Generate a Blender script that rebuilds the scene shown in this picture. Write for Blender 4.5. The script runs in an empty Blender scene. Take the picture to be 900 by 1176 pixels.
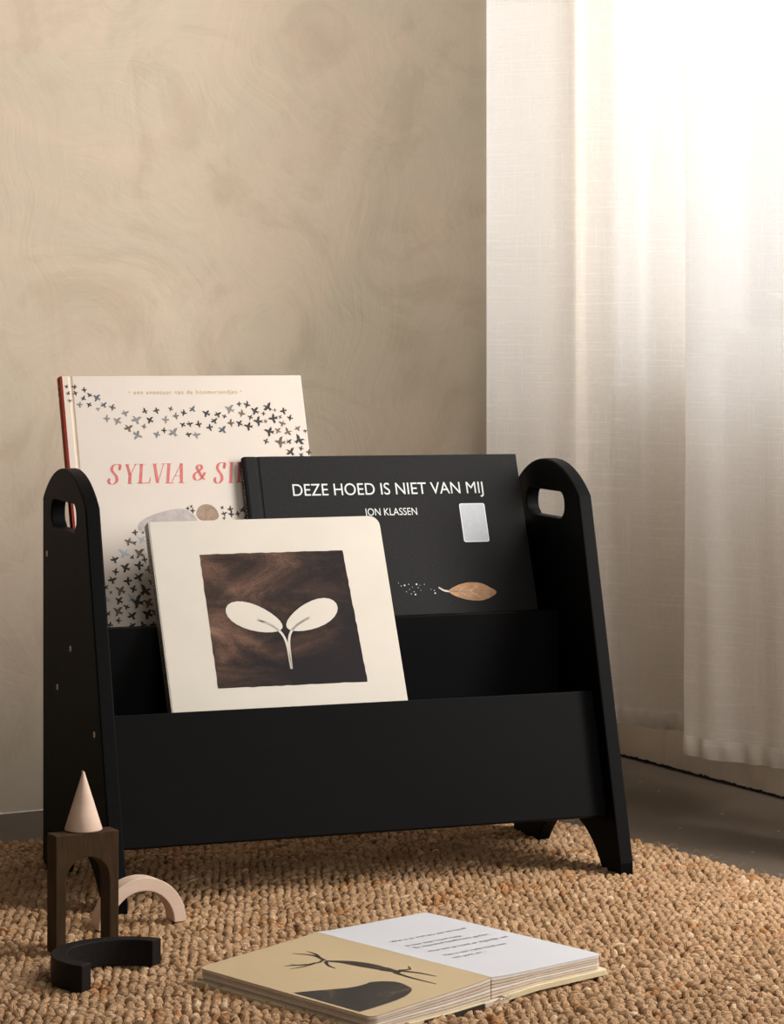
import bpy, bmesh, math, random
import numpy as np
from mathutils import Vector, Matrix

random.seed(7)
rng = np.random.default_rng(11)
SC = bpy.context.scene
COL = SC.collection
A_ROOM = math.radians(6.5)          # the bookcase stands turned by this much against the walls


def S(x, y, z=0.0):
    """bookcase frame -> room frame"""
    c, s = math.cos(A_ROOM), math.sin(A_ROOM)
    return Vector((x * c + y * s, -x * s + y * c, z))


# ------------------------------------------------------------------ materials
def mat(name, col, rough=0.6, spec=0.5, metal=0.0):
    m = bpy.data.materials.new(name)
    m.use_nodes = True
    b = m.node_tree.nodes['Principled BSDF']
    b.inputs['Base Color'].default_value = (*col, 1)
    b.inputs['Roughness'].default_value = rough
    b.inputs['Specular IOR Level'].default_value = spec
    b.inputs['Metallic'].default_value = metal
    return m


class NT:
    def __init__(s, m):
        s.t = m.node_tree
        s.b = s.t.nodes.get('Principled BSDF')

    def n(s, typ, **kw):
        nd = s.t.nodes.new(typ)
        for k, v in kw.items():
            if k.startswith('i_'):
                nd.inputs[k[2:].replace('_', ' ')].default_value = v
            else:
                setattr(nd, k, v)
        return nd

    def l(s, a, ao, b, bi):
        s.t.links.new(a.outputs[ao], b.inputs[bi])

    def coord(s, out='Object', scale=(1, 1, 1), rot=(0, 0, 0)):
        c = s.n('ShaderNodeTexCoord')
        mp = s.n('ShaderNodeMapping')
        mp.inputs['Scale'].default_value = scale
        mp.inputs['Rotation'].default_value = rot
        s.l(c, out, mp, 'Vector')
        return mp

    def noise(s, vec, scale, detail=4, rough=0.5, dist=0.0):
        nd = s.n('ShaderNodeTexNoise')
        nd.inputs['Scale'].default_value = scale
        nd.inputs['Detail'].default_value = detail
        nd.inputs['Roughness'].default_value = rough
        nd.inputs['Distortion'].default_value = dist
        s.l(vec, 0, nd, 'Vector')
        return nd

    def ramp(s, src, out, stops):
        r = s.n('ShaderNodeValToRGB')
        e = r.color_ramp.elements
        while len(e) < len(stops):
            e.new(0.5)
        for el, (p, c) in zip(e, stops):
            el.position = p
            el.color = (*c, 1) if len(c) == 3 else c
        s.l(src, out, r, 'Fac')
        return r

    def mix(s, fac, a, b, mode='MIX'):
        """fac/a/b: (node, output) or constants"""
        m = s.n('ShaderNodeMix', data_type='RGBA', blend_type=mode)
        for idx, v in ((0, fac), (6, a), (7, b)):
            if isinstance(v, tuple) and hasattr(v[0], 'outputs'):
                s.t.links.new(v[0].outputs[v[1]], m.inputs[idx])
            elif idx == 0:
                m.inputs[0].default_value = v
            else:
                m.inputs[idx].default_value = (*v, 1)
        return (m, 2)

    def color(s, src):
        s.t.links.new(src[0].outputs[src[1]], s.b.inputs['Base Color'])

    def bump(s, src, out, strength=0.3, dist=0.002, prev=None):
        b = s.n('ShaderNodeBump')
        b.inputs['Strength'].default_value = strength
        b.inputs['Distance'].default_value = dist
        s.l(src, out, b, 'Height')
        if prev:
            s.l(prev, 0, b, 'Normal')
        s.l(b, 0, s.b, 'Normal')
        return b


def grainy(name, col, rough=0.6, spec=0.4, var=0.12, scale=60, bump=0.0, stretch=(1, 1, 1)):
    """plain colour with a faint procedural unevenness"""
    m = mat(name, col, rough, spec)
    t = NT(m)
    co = t.coord('Object', stretch)
    nz = t.noise(co, scale, 5, 0.6)
    lo = tuple(c * (1 - var) for c in col)
    hi = tuple(min(1, c * (1 + var)) for c in col)
    r = t.ramp(nz, 0, [(0.3, lo), (0.7, hi)])
    t.color((r, 0))
    if bump:
        t.bump(nz, 0, bump, 0.0006)
    return m


def plaster_material():
    m = mat('limewashed_plaster', (0.6, 0.5, 0.4), 0.88, 0.2)
    t = NT(m)
    co = t.coord('Object')
    n1 = t.noise(co, 2.6, 5, 0.55, 1.2)
    n2 = t.noise(co, 5.5, 6, 0.6, 2.2)
    c1 = t.ramp(n1, 0, [(0.36, (0.515, 0.447, 0.344)), (0.47, (0.532, 0.453, 0.352)), (0.53, (0.562, 0.461, 0.360)), (0.64, (0.572, 0.480, 0.378))])
    c2 = t.ramp(n2, 0, [(0.36, (0.90, 0.885, 0.87)), (0.5, (1, 1, 1)), (0.62, (1.0, 1.0, 1.0)), (0.70, (1.04, 1.04, 1.04))])
    k = t.mix(1.0, (c1, 0), (c2, 0), 'MULTIPLY')
    # trowel strokes: long thin streaks that bend with the hand
    wn = t.noise(co, 3.1, 2, 0.5)
    wv = t.n('ShaderNodeVectorMath', operation='MULTIPLY_ADD')
    t.l(wn, 1, wv, 0)
    wv.inputs[1].default_value = (0.55, 0.55, 0.55)
    t.l(co, 0, wv, 2)

    def streaks(scale, rot):
        mp = t.n('ShaderNodeMapping')
        mp.inputs['Scale'].default_value = scale
        mp.inputs['Rotation'].default_value = rot
        t.l(wv, 0, mp, 'Vector')
        return t.noise(mp, 3.0, 4, 0.6, 0.3)
    s1 = streaks((24, 5, 3.0), (0.0, 0.7, 0.0))
    s2 = streaks((3.5, 5, 26), (0.0, 0.5, 0.0))
    ms = t.noise(co, 3.2, 2, 0.5, 1.0)
    mr = t.ramp(ms, 0, [(0.42, (0, 0, 0)), (0.58, (1, 1, 1))])
    st = t.mix((mr, 0), (s1, 0), (s2, 0))
    sr = t.n('ShaderNodeMapRange')
    sr.inputs['From Min'].default_value = 0.3
    sr.inputs['From Max'].default_value = 0.7
    sr.inputs['To Min'].default_value = 0.972
    sr.inputs['To Max'].default_value = 1.022
    t.t.links.new(st[0].outputs[2], sr.inputs['Value'])
    k = t.mix(1.0, k, (sr, 0), 'MULTIPLY')
    t.color(k)
    b1 = t.n('ShaderNodeBump', )
    b1.inputs['Strength'].default_value = 0.32
    b1.inputs['Distance'].default_value = 0.002
    t.t.links.new(st[0].outputs[2], b1.inputs['Height'])
    t.bump(n2, 0, 0.30, 0.004, b1)
    return m


def floor_material():
    m = mat('polished_concrete', (0.1, 0.085, 0.07), 0.5, 0.35)
    t = NT(m)
    co = t.coord('Object')
    n1 = t.noise(co, 6, 6, 0.6)
    r = t.ramp(n1, 0, [(0.3, (0.092, 0.071, 0.053)), (0.7, (0.120, 0.094, 0.072))])
    v = t.n('ShaderNodeTexVoronoi', voronoi_dimensions='2D')
    v.inputs['Scale'].default_value = 9
    t.l(co, 0, v, 'Vector')
    fl = t.ramp(v, 'Distance', [(0.012, (1, 1, 1)), (0.018, (0, 0, 0))])
    k = t.mix((fl, 0), (r, 0), (0.5, 0.46, 0.4))
    t.color(k)
    t.bump(n1, 0, 0.08, 0.002)
    return m


def black_paint():
    m = mat('black_painted_wood', (0.0026, 0.0027, 0.003), 0.52, 0.06)
    t = NT(m)
    co = t.coord('Object', (2.5, 14, 14))
    n = t.noise(co, 18, 4, 0.6)
    r = t.ramp(n, 0, [(0.3, (0.0024, 0.0025, 0.0029)), (0.7, (0.0031, 0.0032, 0.0037))])
    t.color((r, 0))
    t.bump(n, 0, 0.05, 0.0005)
    return m


def wood(name, lo, hi, rough, axis, scale=55):
    m = mat(name, lo, rough, 0.15)
    t = NT(m)
    st = [1, 1, 1]
    st[axis] = 0.12
    co = t.coord('Object', tuple(st))
    n = t.noise(co, scale * 5, 5, 0.65, 0.3)
    r = t.ramp(n, 0, [(0.3, lo), (0.7, hi)])
    t.color((r, 0))
    t.bump(n, 0, 0.18, 0.0006)
    return m


def curtain_material():
    m = bpy.data.materials.new('slub_linen_voile')
    m.use_nodes = True
    T = m.node_tree
    T.nodes.clear()
    t = NT(m)
    uv = t.n('ShaderNodeUVMap')

    def thr(scale, stops, sx, sy):
        mp = t.n('ShaderNodeMapping')
        mp.inputs['Scale'].default_value = (sx, sy, 1)
        t.l(uv, 0, mp, 'Vector')
        nz = t.noise(mp, scale, 2, 0.6, 0.05)
        return t.ramp(nz, 0, stops)
    one = [(0.60, (0, 0, 0)), (0.70, (1, 1, 1))]
    h = thr(1.0, [(0.585, (0, 0, 0)), (0.66, (1, 1, 1))], 8, 430)       # thick weft threads
    h2 = thr(1.0, [(0.665, (0, 0, 0)), (0.71, (1, 1, 1))], 11, 150)
    v = thr(1.0, [(0.60, (0, 0, 0)), (0.68, (1, 1, 1))], 420, 9)        # thick warp threads
    v2 = thr(1.0, [(0.675, (0, 0, 0)), (0.72, (1, 1, 1))], 200, 6)
    fine = thr(1.0, [(0.35, (0, 0, 0)), (0.65, (1, 1, 1))], 900, 120)
    fine2 = thr(1.0, [(0.35, (0, 0, 0)), (0.65, (1, 1, 1))], 120, 900)

    def mx(a, b, mode, f=1.0):
        return t.mix(f, a, b, mode)
    s = mx((h, 0), (v, 0), 'ADD', 0.8)
    s2 = mx((h2, 0), (v2, 0), 'ADD', 0.8)
    s = mx(s, s2, 'ADD', 1.0)
    f = mx((fine, 0), (fine2, 0), 'ADD', 1.0)
    # density of the cloth: weave plus slubs
    den = t.n('ShaderNodeMath', operation='MULTIPLY_ADD')
    T.links.new(s[0].outputs[2], den.inputs[0])
    den.inputs[1].default_value = 0.05
    den2 = t.n('ShaderNodeMath', operation='MULTIPLY_ADD')
    T.links.new(f[0].outputs[2], den2.inputs[0])
    den2.inputs[1].default_value = 0.02
    den2.inputs[2].default_value = 0.95
    t.l(den2, 0, den, 2)
    den.use_clamp = True
    colr = t.ramp(den, 0, [(0.95, (0.89, 0.825, 0.76)), (1.0, (0.98, 0.945, 0.90))])
    d = t.n('ShaderNodeBsdfDiffuse')
    tl = t.n('ShaderNodeBsdfTranslucent')
    t.l(colr, 0, d, 'Color')
    tl.inputs['Color'].default_value = (0.88, 0.87, 0.845, 1)
    mixa = t.n('ShaderNodeMixShader')
    mixa.inputs[0].default_value = 0.18
    t.l(d, 0, mixa, 1)
    t.l(tl, 0, mixa, 2)
    tr = t.n('ShaderNodeBsdfTransparent')
    mixb = t.n('ShaderNodeMixShader')
    t.l(den, 0, mixb, 0)
    t.l(tr, 0, mixb, 1)
    t.l(mixa, 0, mixb, 2)
    o = t.n('ShaderNodeOutputMaterial')
    t.l(mixb, 0, o, 'Surface')
    return m


def jute_material():
    m = mat('jute_loops', (0.5, 0.34, 0.2), 0.85, 0.2)
    t = NT(m)
    a = t.n('ShaderNodeAttribute', attribute_name='tone')
    co = t.coord('Object')
    n = t.noise(co, 560, 3, 0.7)
    r = t.ramp(n, 0, [(0.32, (0.60, 0.56, 0.52)), (0.66, (1.10, 1.10, 1.10))])
    k = t.mix(1.0, (a, 0), (r, 0), 'MULTIPLY')
    t.color(k)
    uvm = t.n('ShaderNodeUVMap')
    w = t.n('ShaderNodeTexNoise')
    w.inputs['Scale'].default_value = 1.0
    mp = t.n('ShaderNodeMapping')
    mp.inputs['Scale'].default_value = (2.5, 16.0, 1)
    t.l(uvm, 0, mp, 'Vector')
    t.l(mp, 0, w, 'Vector')
    t.bump(w, 0, 1.0, 0.0022)
    return m


def cloudy_print():
    """dry-brushed square: near black with copper cloud where the brush ran dry, mostly towards its top left"""
    m = mat('mottled_dark_print', (0.03, 0.025, 0.025), 0.7, 0.08)
    t = NT(m)
    co = t.coord('Object')
    st = t.coord('Object', (0.6, 1.5, 1), (0, 0, 0.35))
    n = t.noise(st, 16, 6, 0.62, 0.7)
    g = t.noise(co, 1100, 2, 0.7)
    sep = t.n('ShaderNodeSeparateXYZ')
    c = t.n('ShaderNodeTexCoord')
    t.l(c, 'Object', sep, 0)
    a = t.n('ShaderNodeMath', operation='MULTIPLY_ADD')
    t.l(sep, 0, a, 0)
    a.inputs[1].default_value = -1.35
    a.inputs[2].default_value = 0.24
    b = t.n('ShaderNodeMath', operation='MULTIPLY_ADD')
    t.l(sep, 1, b, 0)
    b.inputs[1].default_value = 0.75
    t.l(a, 0, b, 2)
    s = t.mix(0.25, (n, 0), (g, 0))
    k = t.n('ShaderNodeMath', operation='ADD')
    t.t.links.new(s[0].outputs[2], k.inputs[0])
    t.l(b, 0, k, 1)
    r = t.ramp(k, 0, [(0.44, (0.021, 0.018, 0.019)), (0.54, (0.048, 0.031, 0.026)), (0.64, (0.135, 0.078, 0.056)), (0.80, (0.30, 0.185, 0.135))])
    t.color((r, 0))
    return m


def mottled(name, stops, scale):
    m = mat(name, stops[0][1], 0.6, 0.3)
    t = NT(m)
    co = t.coord('Object')
    n = t.noise(co, scale, 5, 0.65, 0.6)
    t.color((t.ramp(n, 0, stops), 0))
    return m


def page_edges():
    """stacked page edges: thin lines along the block's thickness"""
    m = mat('page_edges', (0.7, 0.64, 0.56), 0.8, 0.2)
    t = NT(m)
    co = t.coord('Object', (0.2, 0.2, 1))
    n = t.noise(co, 900, 2, 0.8)
    t.color((t.ramp(n, 0, [(0.35, (0.40, 0.33, 0.28)), (0.55, (0.72, 0.66, 0.60))]), 0))
    return m


M = dict(
    plaster=plaster_material(), floor=floor_material(), black=black_paint(), curtain=curtain_material(), jute=jute_material(),
    gap=mat('dark_gap', (0.012, 0.010, 0.009), 0.9, 0.1), chalk=grainy('chalky_edge', (0.62, 0.56, 0.48), 0.9, 0.1, 0.2, 120),
    frame_white=grainy('white_window_paint', (0.8, 0.79, 0.77), 0.4, 0.5, 0.03, 20),
    brass=mat('dull_brass', (0.86, 0.70, 0.52), 0.4, 0.5, 0.1), slot=mat('screw_slot', (0.02, 0.016, 0.012), 0.8, 0.2),
    cream=grainy('warm_white_cover', (0.655, 0.583, 0.520), 0.55, 0.35, 0.025, 18),
    crease=grainy('tan_joint_fold', (0.70, 0.56, 0.44), 0.6, 0.3, 0.05, 40),
    red=grainy('red_spine_cloth', (0.36, 0.045, 0.022), 0.55, 0.3, 0.15, 40),
    ivory=grainy('ivory_board_cover', (0.60, 0.553, 0.482), 0.55, 0.35, 0.03, 14),
    charcoal=grainy('charcoal_cover_cloth', (0.0195, 0.0190, 0.0193), 0.65, 0.08, 0.18, 420, 0.1),
    charcoal_dark=grainy('charcoal_joint_cloth', (0.015, 0.0147, 0.015), 0.65, 0.10, 0.18, 420),
    edges=page_edges(), white=mat('white_ink', (0.66, 0.69, 0.68), 0.6, 0.2),
    gold=mat('ochre_ink', (0.52, 0.36, 0.17), 0.6, 0.3),
    pink=mottled('watercolour_red_ink', [(0.3, (0.56, 0.10, 0.10)), (0.7, (0.66, 0.20, 0.185))], 120),
    bird_black=mottled('bird_black_ink', [(0.3, (0.02, 0.018, 0.018)), (0.7, (0.05, 0.043, 0.04))], 150),
    bird_grey=mottled('bird_grey_ink', [(0.3, (0.15, 0.145, 0.145)), (0.7, (0.30, 0.285, 0.275))], 150),
    bird_brown=mottled('bird_brown_ink', [(0.3, (0.085, 0.058, 0.042)), (0.7, (0.20, 0.14, 0.10))], 150),
    bird_slate=mottled('bird_slate_ink', [(0.3, (0.045, 0.055, 0.072)), (0.7, (0.12, 0.14, 0.17))], 150),
    bird_blue=mottled('bird_pale_blue_ink', [(0.3, (0.34, 0.37, 0.41)), (0.7, (0.50, 0.53, 0.55))], 150),
    hill=mottled('grey_wash_ink', [(0.3, (0.36, 0.32, 0.31)), (0.7, (0.52, 0.47, 0.45))], 90),
    bush=mottled('brown_wash_ink', [(0.3, (0.25, 0.165, 0.12)), (0.7, (0.40, 0.28, 0.21))], 200),
    silver=grainy('silver_sticker', (0.50, 0.525, 0.57), 0.5, 0.3, 0.06, 160), silver_rim=mat('pale_sticker_rim', (0.78, 0.79, 0.81), 0.45, 0.5),
    rust=mottled('rust_mottled_ink', [(0.3, (0.30, 0.17, 0.10)), (0.5, (0.48, 0.25, 0.12)), (0.7, (0.46, 0.34, 0.22))], 120),
    pale_grey=mottled('pale_grey_ink', [(0.3, (0.50, 0.46, 0.42)), (0.7, (0.66, 0.61, 0.56))], 120),
    cloudy=cloudy_print(), tan_page=grainy('tan_printed_page', (0.54, 0.415, 0.25), 0.55, 0.35, 0.03, 20),
    white_page=grainy('white_page', (0.60, 0.605, 0.635), 0.5, 0.35, 0.015, 15),
    straw=grainy('straw_cover', (0.66, 0.575, 0.38), 0.6, 0.3, 0.06, 30),
    ink=mottled('umber_ink', [(0.25, (0.022, 0.017, 0.014)), (0.75, (0.060, 0.040, 0.028))], 60),
    mound_ink=mottled('dark_umber_ink', [(0.3, (0.024, 0.020, 0.018)), (0.62, (0.04, 0.032, 0.026)), (0.75, (0.16, 0.11, 0.06))], 24),
    text=mat('text_ink', (0.09, 0.085, 0.09), 0.7, 0.2),
    walnut=wood('dark_stained_oak', (0.030, 0.0155, 0.0065), (0.062, 0.034, 0.0155), 0.65, 2),
    ebony=wood('black_stained_wood', (0.0065, 0.005, 0.005), (0.013, 0.0102, 0.0098), 0.6, 0),
    beech=wood('pale_pink_wood', (0.66, 0.49, 0.39), (0.76, 0.585, 0.475), 0.6, 0, 20),
    dark_spine=grainy('brown_black_spine_paper', (0.035, 0.026, 0.022), 0.6, 0.3, 0.3, 40),
    glue=grainy('worn_binding_paper', (0.66, 0.58, 0.47), 0.8, 0.2, 0.2, 120),
)


# ------------------------------------------------------------------ mesh helpers
def mesh_obj(name, verts, faces, mats, parent=None, idx=None, smooth=False):
    me = bpy.data.meshes.new(name)
    me.from_pydata([tuple(v) for v in verts], [], faces)
    if not isinstance(mats, (list, tuple)):
        mats = [mats]
    for m in mats:
        me.materials.append(m)
    if idx is not None:
        me.polygons.foreach_set('material_index', idx)
    if smooth:
        me.polygons.foreach_set('use_smooth', [True] * len(me.polygons))
    me.update()
    o = bpy.data.objects.new(name, me)
    COL.objects.link(o)
    if parent:
        o.parent = parent
    return o


def bm_obj(name, bm, mats, parent=None, smooth=False):
    me = bpy.data.meshes.new(name)
    bmesh.ops.recalc_face_normals(bm, faces=bm.faces[:])
    bm.to_mesh(me)
    bm.free()
    if not isinstance(mats, (list, tuple)):
        mats = [mats]
    for m in mats:
        me.materials.append(m)
    if smooth:
        me.polygons.foreach_set('use_smooth', [True] * len(me.polygons))
    o = bpy.data.objects.new(name, me)
    COL.objects.link(o)
    if parent:
        o.parent = parent
    return o


def bevel(o, w, seg=2, ang=35):
    b = o.modifiers.new('soft_edges', 'BEVEL')
    b.width = w
    b.segments = seg
    b.limit_method = 'ANGLE'
    b.angle_limit = math.radians(ang)
    return o


def prism(bm, loops, axis, a, b):
    """extrude a 2-D outline (with optional holes) from a to b along axis 'x','y','z'"""
    def P(p, t):
        return {'x': (t, p[0], p[1]), 'y': (p[0], t, p[1]), 'z': (p[0], p[1], t)}[axis]
    es = []
    for lp in loops:
        vs = [bm.verts.new(P(p, a)) for p in lp]
        es += [bm.edges.new((vs[i], vs[(i + 1) % len(vs)])) for i in range(len(vs))]
    if len(loops) == 1:
        fs = [bm.faces.new(vs)]
    else:
        fs = [g for g in bmesh.ops.triangle_fill(bm, edges=es, use_beauty=True)['geom'] if isinstance(g, bmesh.types.BMFace)]
    ex = bmesh.ops.extrude_face_region(bm, geom=fs)
    nv = [g for g in ex['geom'] if isinstance(g, bmesh.types.BMVert)]
    d = b - a
    bmesh.ops.translate(bm, verts=nv, vec={'x': (d, 0, 0), 'y': (0, d, 0), 'z': (0, 0, d)}[axis])


def prism_obj(name, loops, axis, a, b, m, parent=None, bw=0.0, seg=2):
    bm = bmesh.new()
    prism(bm, loops, axis, a, b)
    o = bm_obj(name, bm, m, parent)
    if bw:
        bevel(o, bw, seg)
    return o


def rounded(x0, y0, x1, y1, r, n=6):
    """rectangle outline; r = radii for (x0y0, x1y0, x1y1, x0y1)"""
    if not isinstance(r, (tuple, list)):
        r = (r,) * 4
    out = []
    for (cx, cy, a0, rr) in ((x0, y0, 180, r[0]), (x1, y0, 270, r[1]), (x1, y1, 0, r[2]), (x0, y1, 90, r[3])):
        if rr <= 0:
            out.append((cx, cy))
            continue
        ox = cx + (rr if cx == x0 else -rr)
        oy = cy + (rr if cy == y0 else -rr)
        for k in range(n + 1):
            a = math.radians(a0 + 90 * k / n)
            out.append((ox + rr * math.cos(a), oy + rr * math.sin(a)))
    return out


def empty(name, loc, rotz=0.0, matrix=None):
    o = bpy.data.objects.new(name, None)
    o.empty_display_size = 0.03
    COL.objects.link(o)
    if matrix is not None:
        o.matrix_world = matrix
    else:
        o.location = loc
        o.rotation_euler = (0, 0, rotz)
    return o


def tag(o, label, cat, group=None):
    o['label'] = label
    o['category'] = cat
    if group:
        o['group'] = group
    return o


def struct(o):
    o['kind'] = 'structure'
    return o


def spline(pts, n=10, closed=False):
    """Catmull-Rom through pts"""
    P = [np.array(p, float) for p in pts]
    out = []
    N = len(P)
    rngN = N if closed else N - 1
    for i in range(rngN):
        p1, p2 = P[i % N], P[(i + 1) % N]
        p0 = P[(i - 1) % N] if (closed or i > 0) else 2 * p1 - p2
        p3 = P[(i + 2) % N] if (closed or i + 2 < N) else 2 * p2 - p1
        for k in range(n):
            t = k / n
            out.append(0.5 * ((2 * p1) + (-p0 + p2) * t + (2 * p0 - 5 * p1 + 4 * p2 - p3) * t * t + (-p0 + 3 * p1 - 3 * p2 + p3) * t ** 3))
    if not closed:
        out.append(P[-1])
    return out


class Ink:
    """flat printed shapes on a cover, in millimetres (u right, v up), lifted a hair above the board"""
    def __init__(s, lift=0.00018, zf=None):
        s.v, s.f, s.i = [], [], []
        s.lift, s.zf = lift, zf

    def pt(s, u, v):
        z = s.zf(u, v) if s.zf else 0.0
        s.v.append((u / 1000, v / 1000, z + s.lift))
        return len(s.v) - 1

    def poly(s, pts, mi=0):
        ids = [s.pt(*p) for p in pts]
        s.f.append(ids)
        s.i.append(mi)

    def disc(s, u, v, r, mi=0, n=10, ry=None):
        s.poly([(u + r * math.cos(2 * math.pi * k / n), v + (ry or r) * math.sin(2 * math.pi * k / n)) for k in range(n)], mi)

    def stroke(s, pts, wfun, mi=0, smooth=True, n=8):
        q = spline(pts, n) if smooth and len(pts) > 2 else [np.array(p, float) for p in pts]
        L, R = [], []
        for k, p in enumerate(q):
            d = q[min(k + 1, len(q) - 1)] - q[max(k - 1, 0)]
            d = d / (np.linalg.norm(d) + 1e-9)
            nrm = np.array([-d[1], d[0]])
            w = wfun(k / (len(q) - 1), d) / 2
            L.append(s.pt(*(p + nrm * w)))
            R.append(s.pt(*(p - nrm * w)))
        for k in range(len(q) - 1):
            s.f.append([R[k], R[k + 1], L[k + 1], L[k]])
            s.i.append(mi)

    def text(s, body, u0, u1, base, cap, mi=0, space=1.0, bold=0.0):
        """set a line of type between u0 and u1, cap height as given"""
        cu = bpy.data.curves.new('type', 'FONT')
        cu.body = body
        cu.size = 1.0
        cu.offset = bold
        cu.space_character = space
        ob = bpy.data.objects.new('type', cu)
        COL.objects.link(ob)
        dg = bpy.context.evaluated_depsgraph_get()
        me = ob.evaluated_get(dg).to_mesh()
        xs = [v.co.x for v in me.vertices]
        lo, hi = min(xs), max(xs)
        ky = cap / 0.73
        kx = (u1 - u0) / (hi - lo)
        off = len(s.v)
        for v in me.vertices:
            s.pt(u0 + (v.co.x - lo) * kx, base + v.co.y * ky)
        for p in me.polygons:
            s.f.append([off + k for k in p.vertices])
            s.i.append(mi)
        ob.evaluated_get(dg).to_mesh_clear()
        bpy.data.objects.remove(ob)
        bpy.data.curves.remove(cu)

    def build(s, name, mats, parent):
        # drop shapes into one mesh, facing up
        return mesh_obj(name, s.v, s.f, mats, parent, s.i)


# ------------------------------------------------------------------ the room
FLOOR_Z = -0.012
XR, YB = 0.929, 0.604           # inner faces of the right and the back wall


def yb(x):
    return YB + 0.052 * (x - 0.1)        # the back wall is not quite square to the right one


def box(bm, x0, x1, y0, y1, z0, z1):
    prism(bm, [[(x0, y0), (x1, y0), (x1, y1), (x0, y1)]], 'z', z0, z1)


def build_room():
    bm = bmesh.new()
    box(bm, -2.2, XR + 0.3, -3.2, YB + 0.12, FLOOR_Z - 0.1, FLOOR_Z)
    struct(bm_obj('floor', bm, M['floor']))
    # back wall: a finely cut, very slightly uneven plaster face on a solid wall
    bm = bmesh.new()
    prism(bm, [[(-2.2, yb(-2.2)), (XR, yb(XR)), (XR, YB + 0.25), (-2.2, YB + 0.25)]], 'z', FLOOR_Z, 2.6)
    struct(bm_obj('wall_back', bm, M['plaster']))
    # right wall with one wide window opening
    wy0, wy1, wz0, wz1 = -0.20, 0.645, 0.50, 2.25
    vy0, vy1, vz0 = -0.86, -0.38, 0.22  # the second, uncurtained window reaches lower
    bm = bmesh.new()
    box(bm, XR, XR + 0.2, vy1, YB + 0.25, FLOOR_Z, wz0)
    box(bm, XR, XR + 0.2, vy0, vy1, FLOOR_Z, vz0)
    box(bm, XR, XR + 0.2, -3.2, YB + 0.25, wz1, 2.6)
    box(bm, XR, XR + 0.2, wy1, YB + 0.25, wz0, wz1)
    box(bm, XR, XR + 0.2, vy1, wy0, wz0, wz1)
    box(bm, XR, XR + 0.2, -3.2, vy0, FLOOR_Z, wz1)
    struct(bm_obj('wall_right', bm, M['plaster']))
    # window frames with a glazing bar
    for nm, a, b, z0 in (('window_1', wy0, wy1, wz0), ('window_2', vy0, vy1, vz0)):
        w = struct(empty(nm, (0, 0, 0)))
        prism_obj('window_frame', [rounded(a, z0, b, wz1, 0), rounded(a + 0.03, z0 + 0.03, b - 0.03, wz1 - 0.03, 0)], 'x', XR + 0.13, XR + 0.17, M['frame_white'], w, 0.003)
        bm = bmesh.new()
        box(bm, XR + 0.135, XR + 0.165, a + 0.03, b - 0.03, 1.69, 1.72)
        bm_obj('glazing_bar', bm, M['frame_white'], w)
    # dark ragged gap where floor and right wall meet, chalky line along the back wall
    def ragged(name, pts_fn, n, m, lo, hi):
        vs, fs = [], []
        for k in range(n + 1):
            a, b, c = pts_fn(k / n)
            vs += [a, b, c]
        for k in range(n):
            i = 3 * k
            fs += [(i, i + 3, i + 4, i + 1), (i + 1, i + 4, i + 5, i + 2)]
        return struct(mesh_obj(name, vs, fs, m))
    r = random.Random(3)

    def gap(t):
        y = YB + 0.04 - t * 1.6
        h = 0.0022 + 0.0016 * r.random() + (0.001 if r.random() < 0.2 else 0)
        return ((XR - 0.004 - 0.002 * r.random(), y, FLOOR_Z + 0.0006), (XR - 0.0012, y, FLOOR_Z + 0.0008), (XR - 0.0008, y, FLOOR_Z + h))
    ragged('trim_1', gap, 420, M['gap'], 0, 0)

    def chalk(t):
        x = -0.35 + t * 1.2
        h = 0.0012 + 0.0022 * max(0, math.sin(x * 23 + 0.6)) + 0.0006 * r.random()
        q = yb(x)
        return ((x, q - 0.003 - 0.001 * r.random(), FLOOR_Z + 0.0006), (x, q - 0.0012, FLOOR_Z + 0.0008), (x, q - 0.0008, FLOOR_Z + h))
    ragged('trim_2', chalk, 240, M['chalk'], 0, 0)


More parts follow.
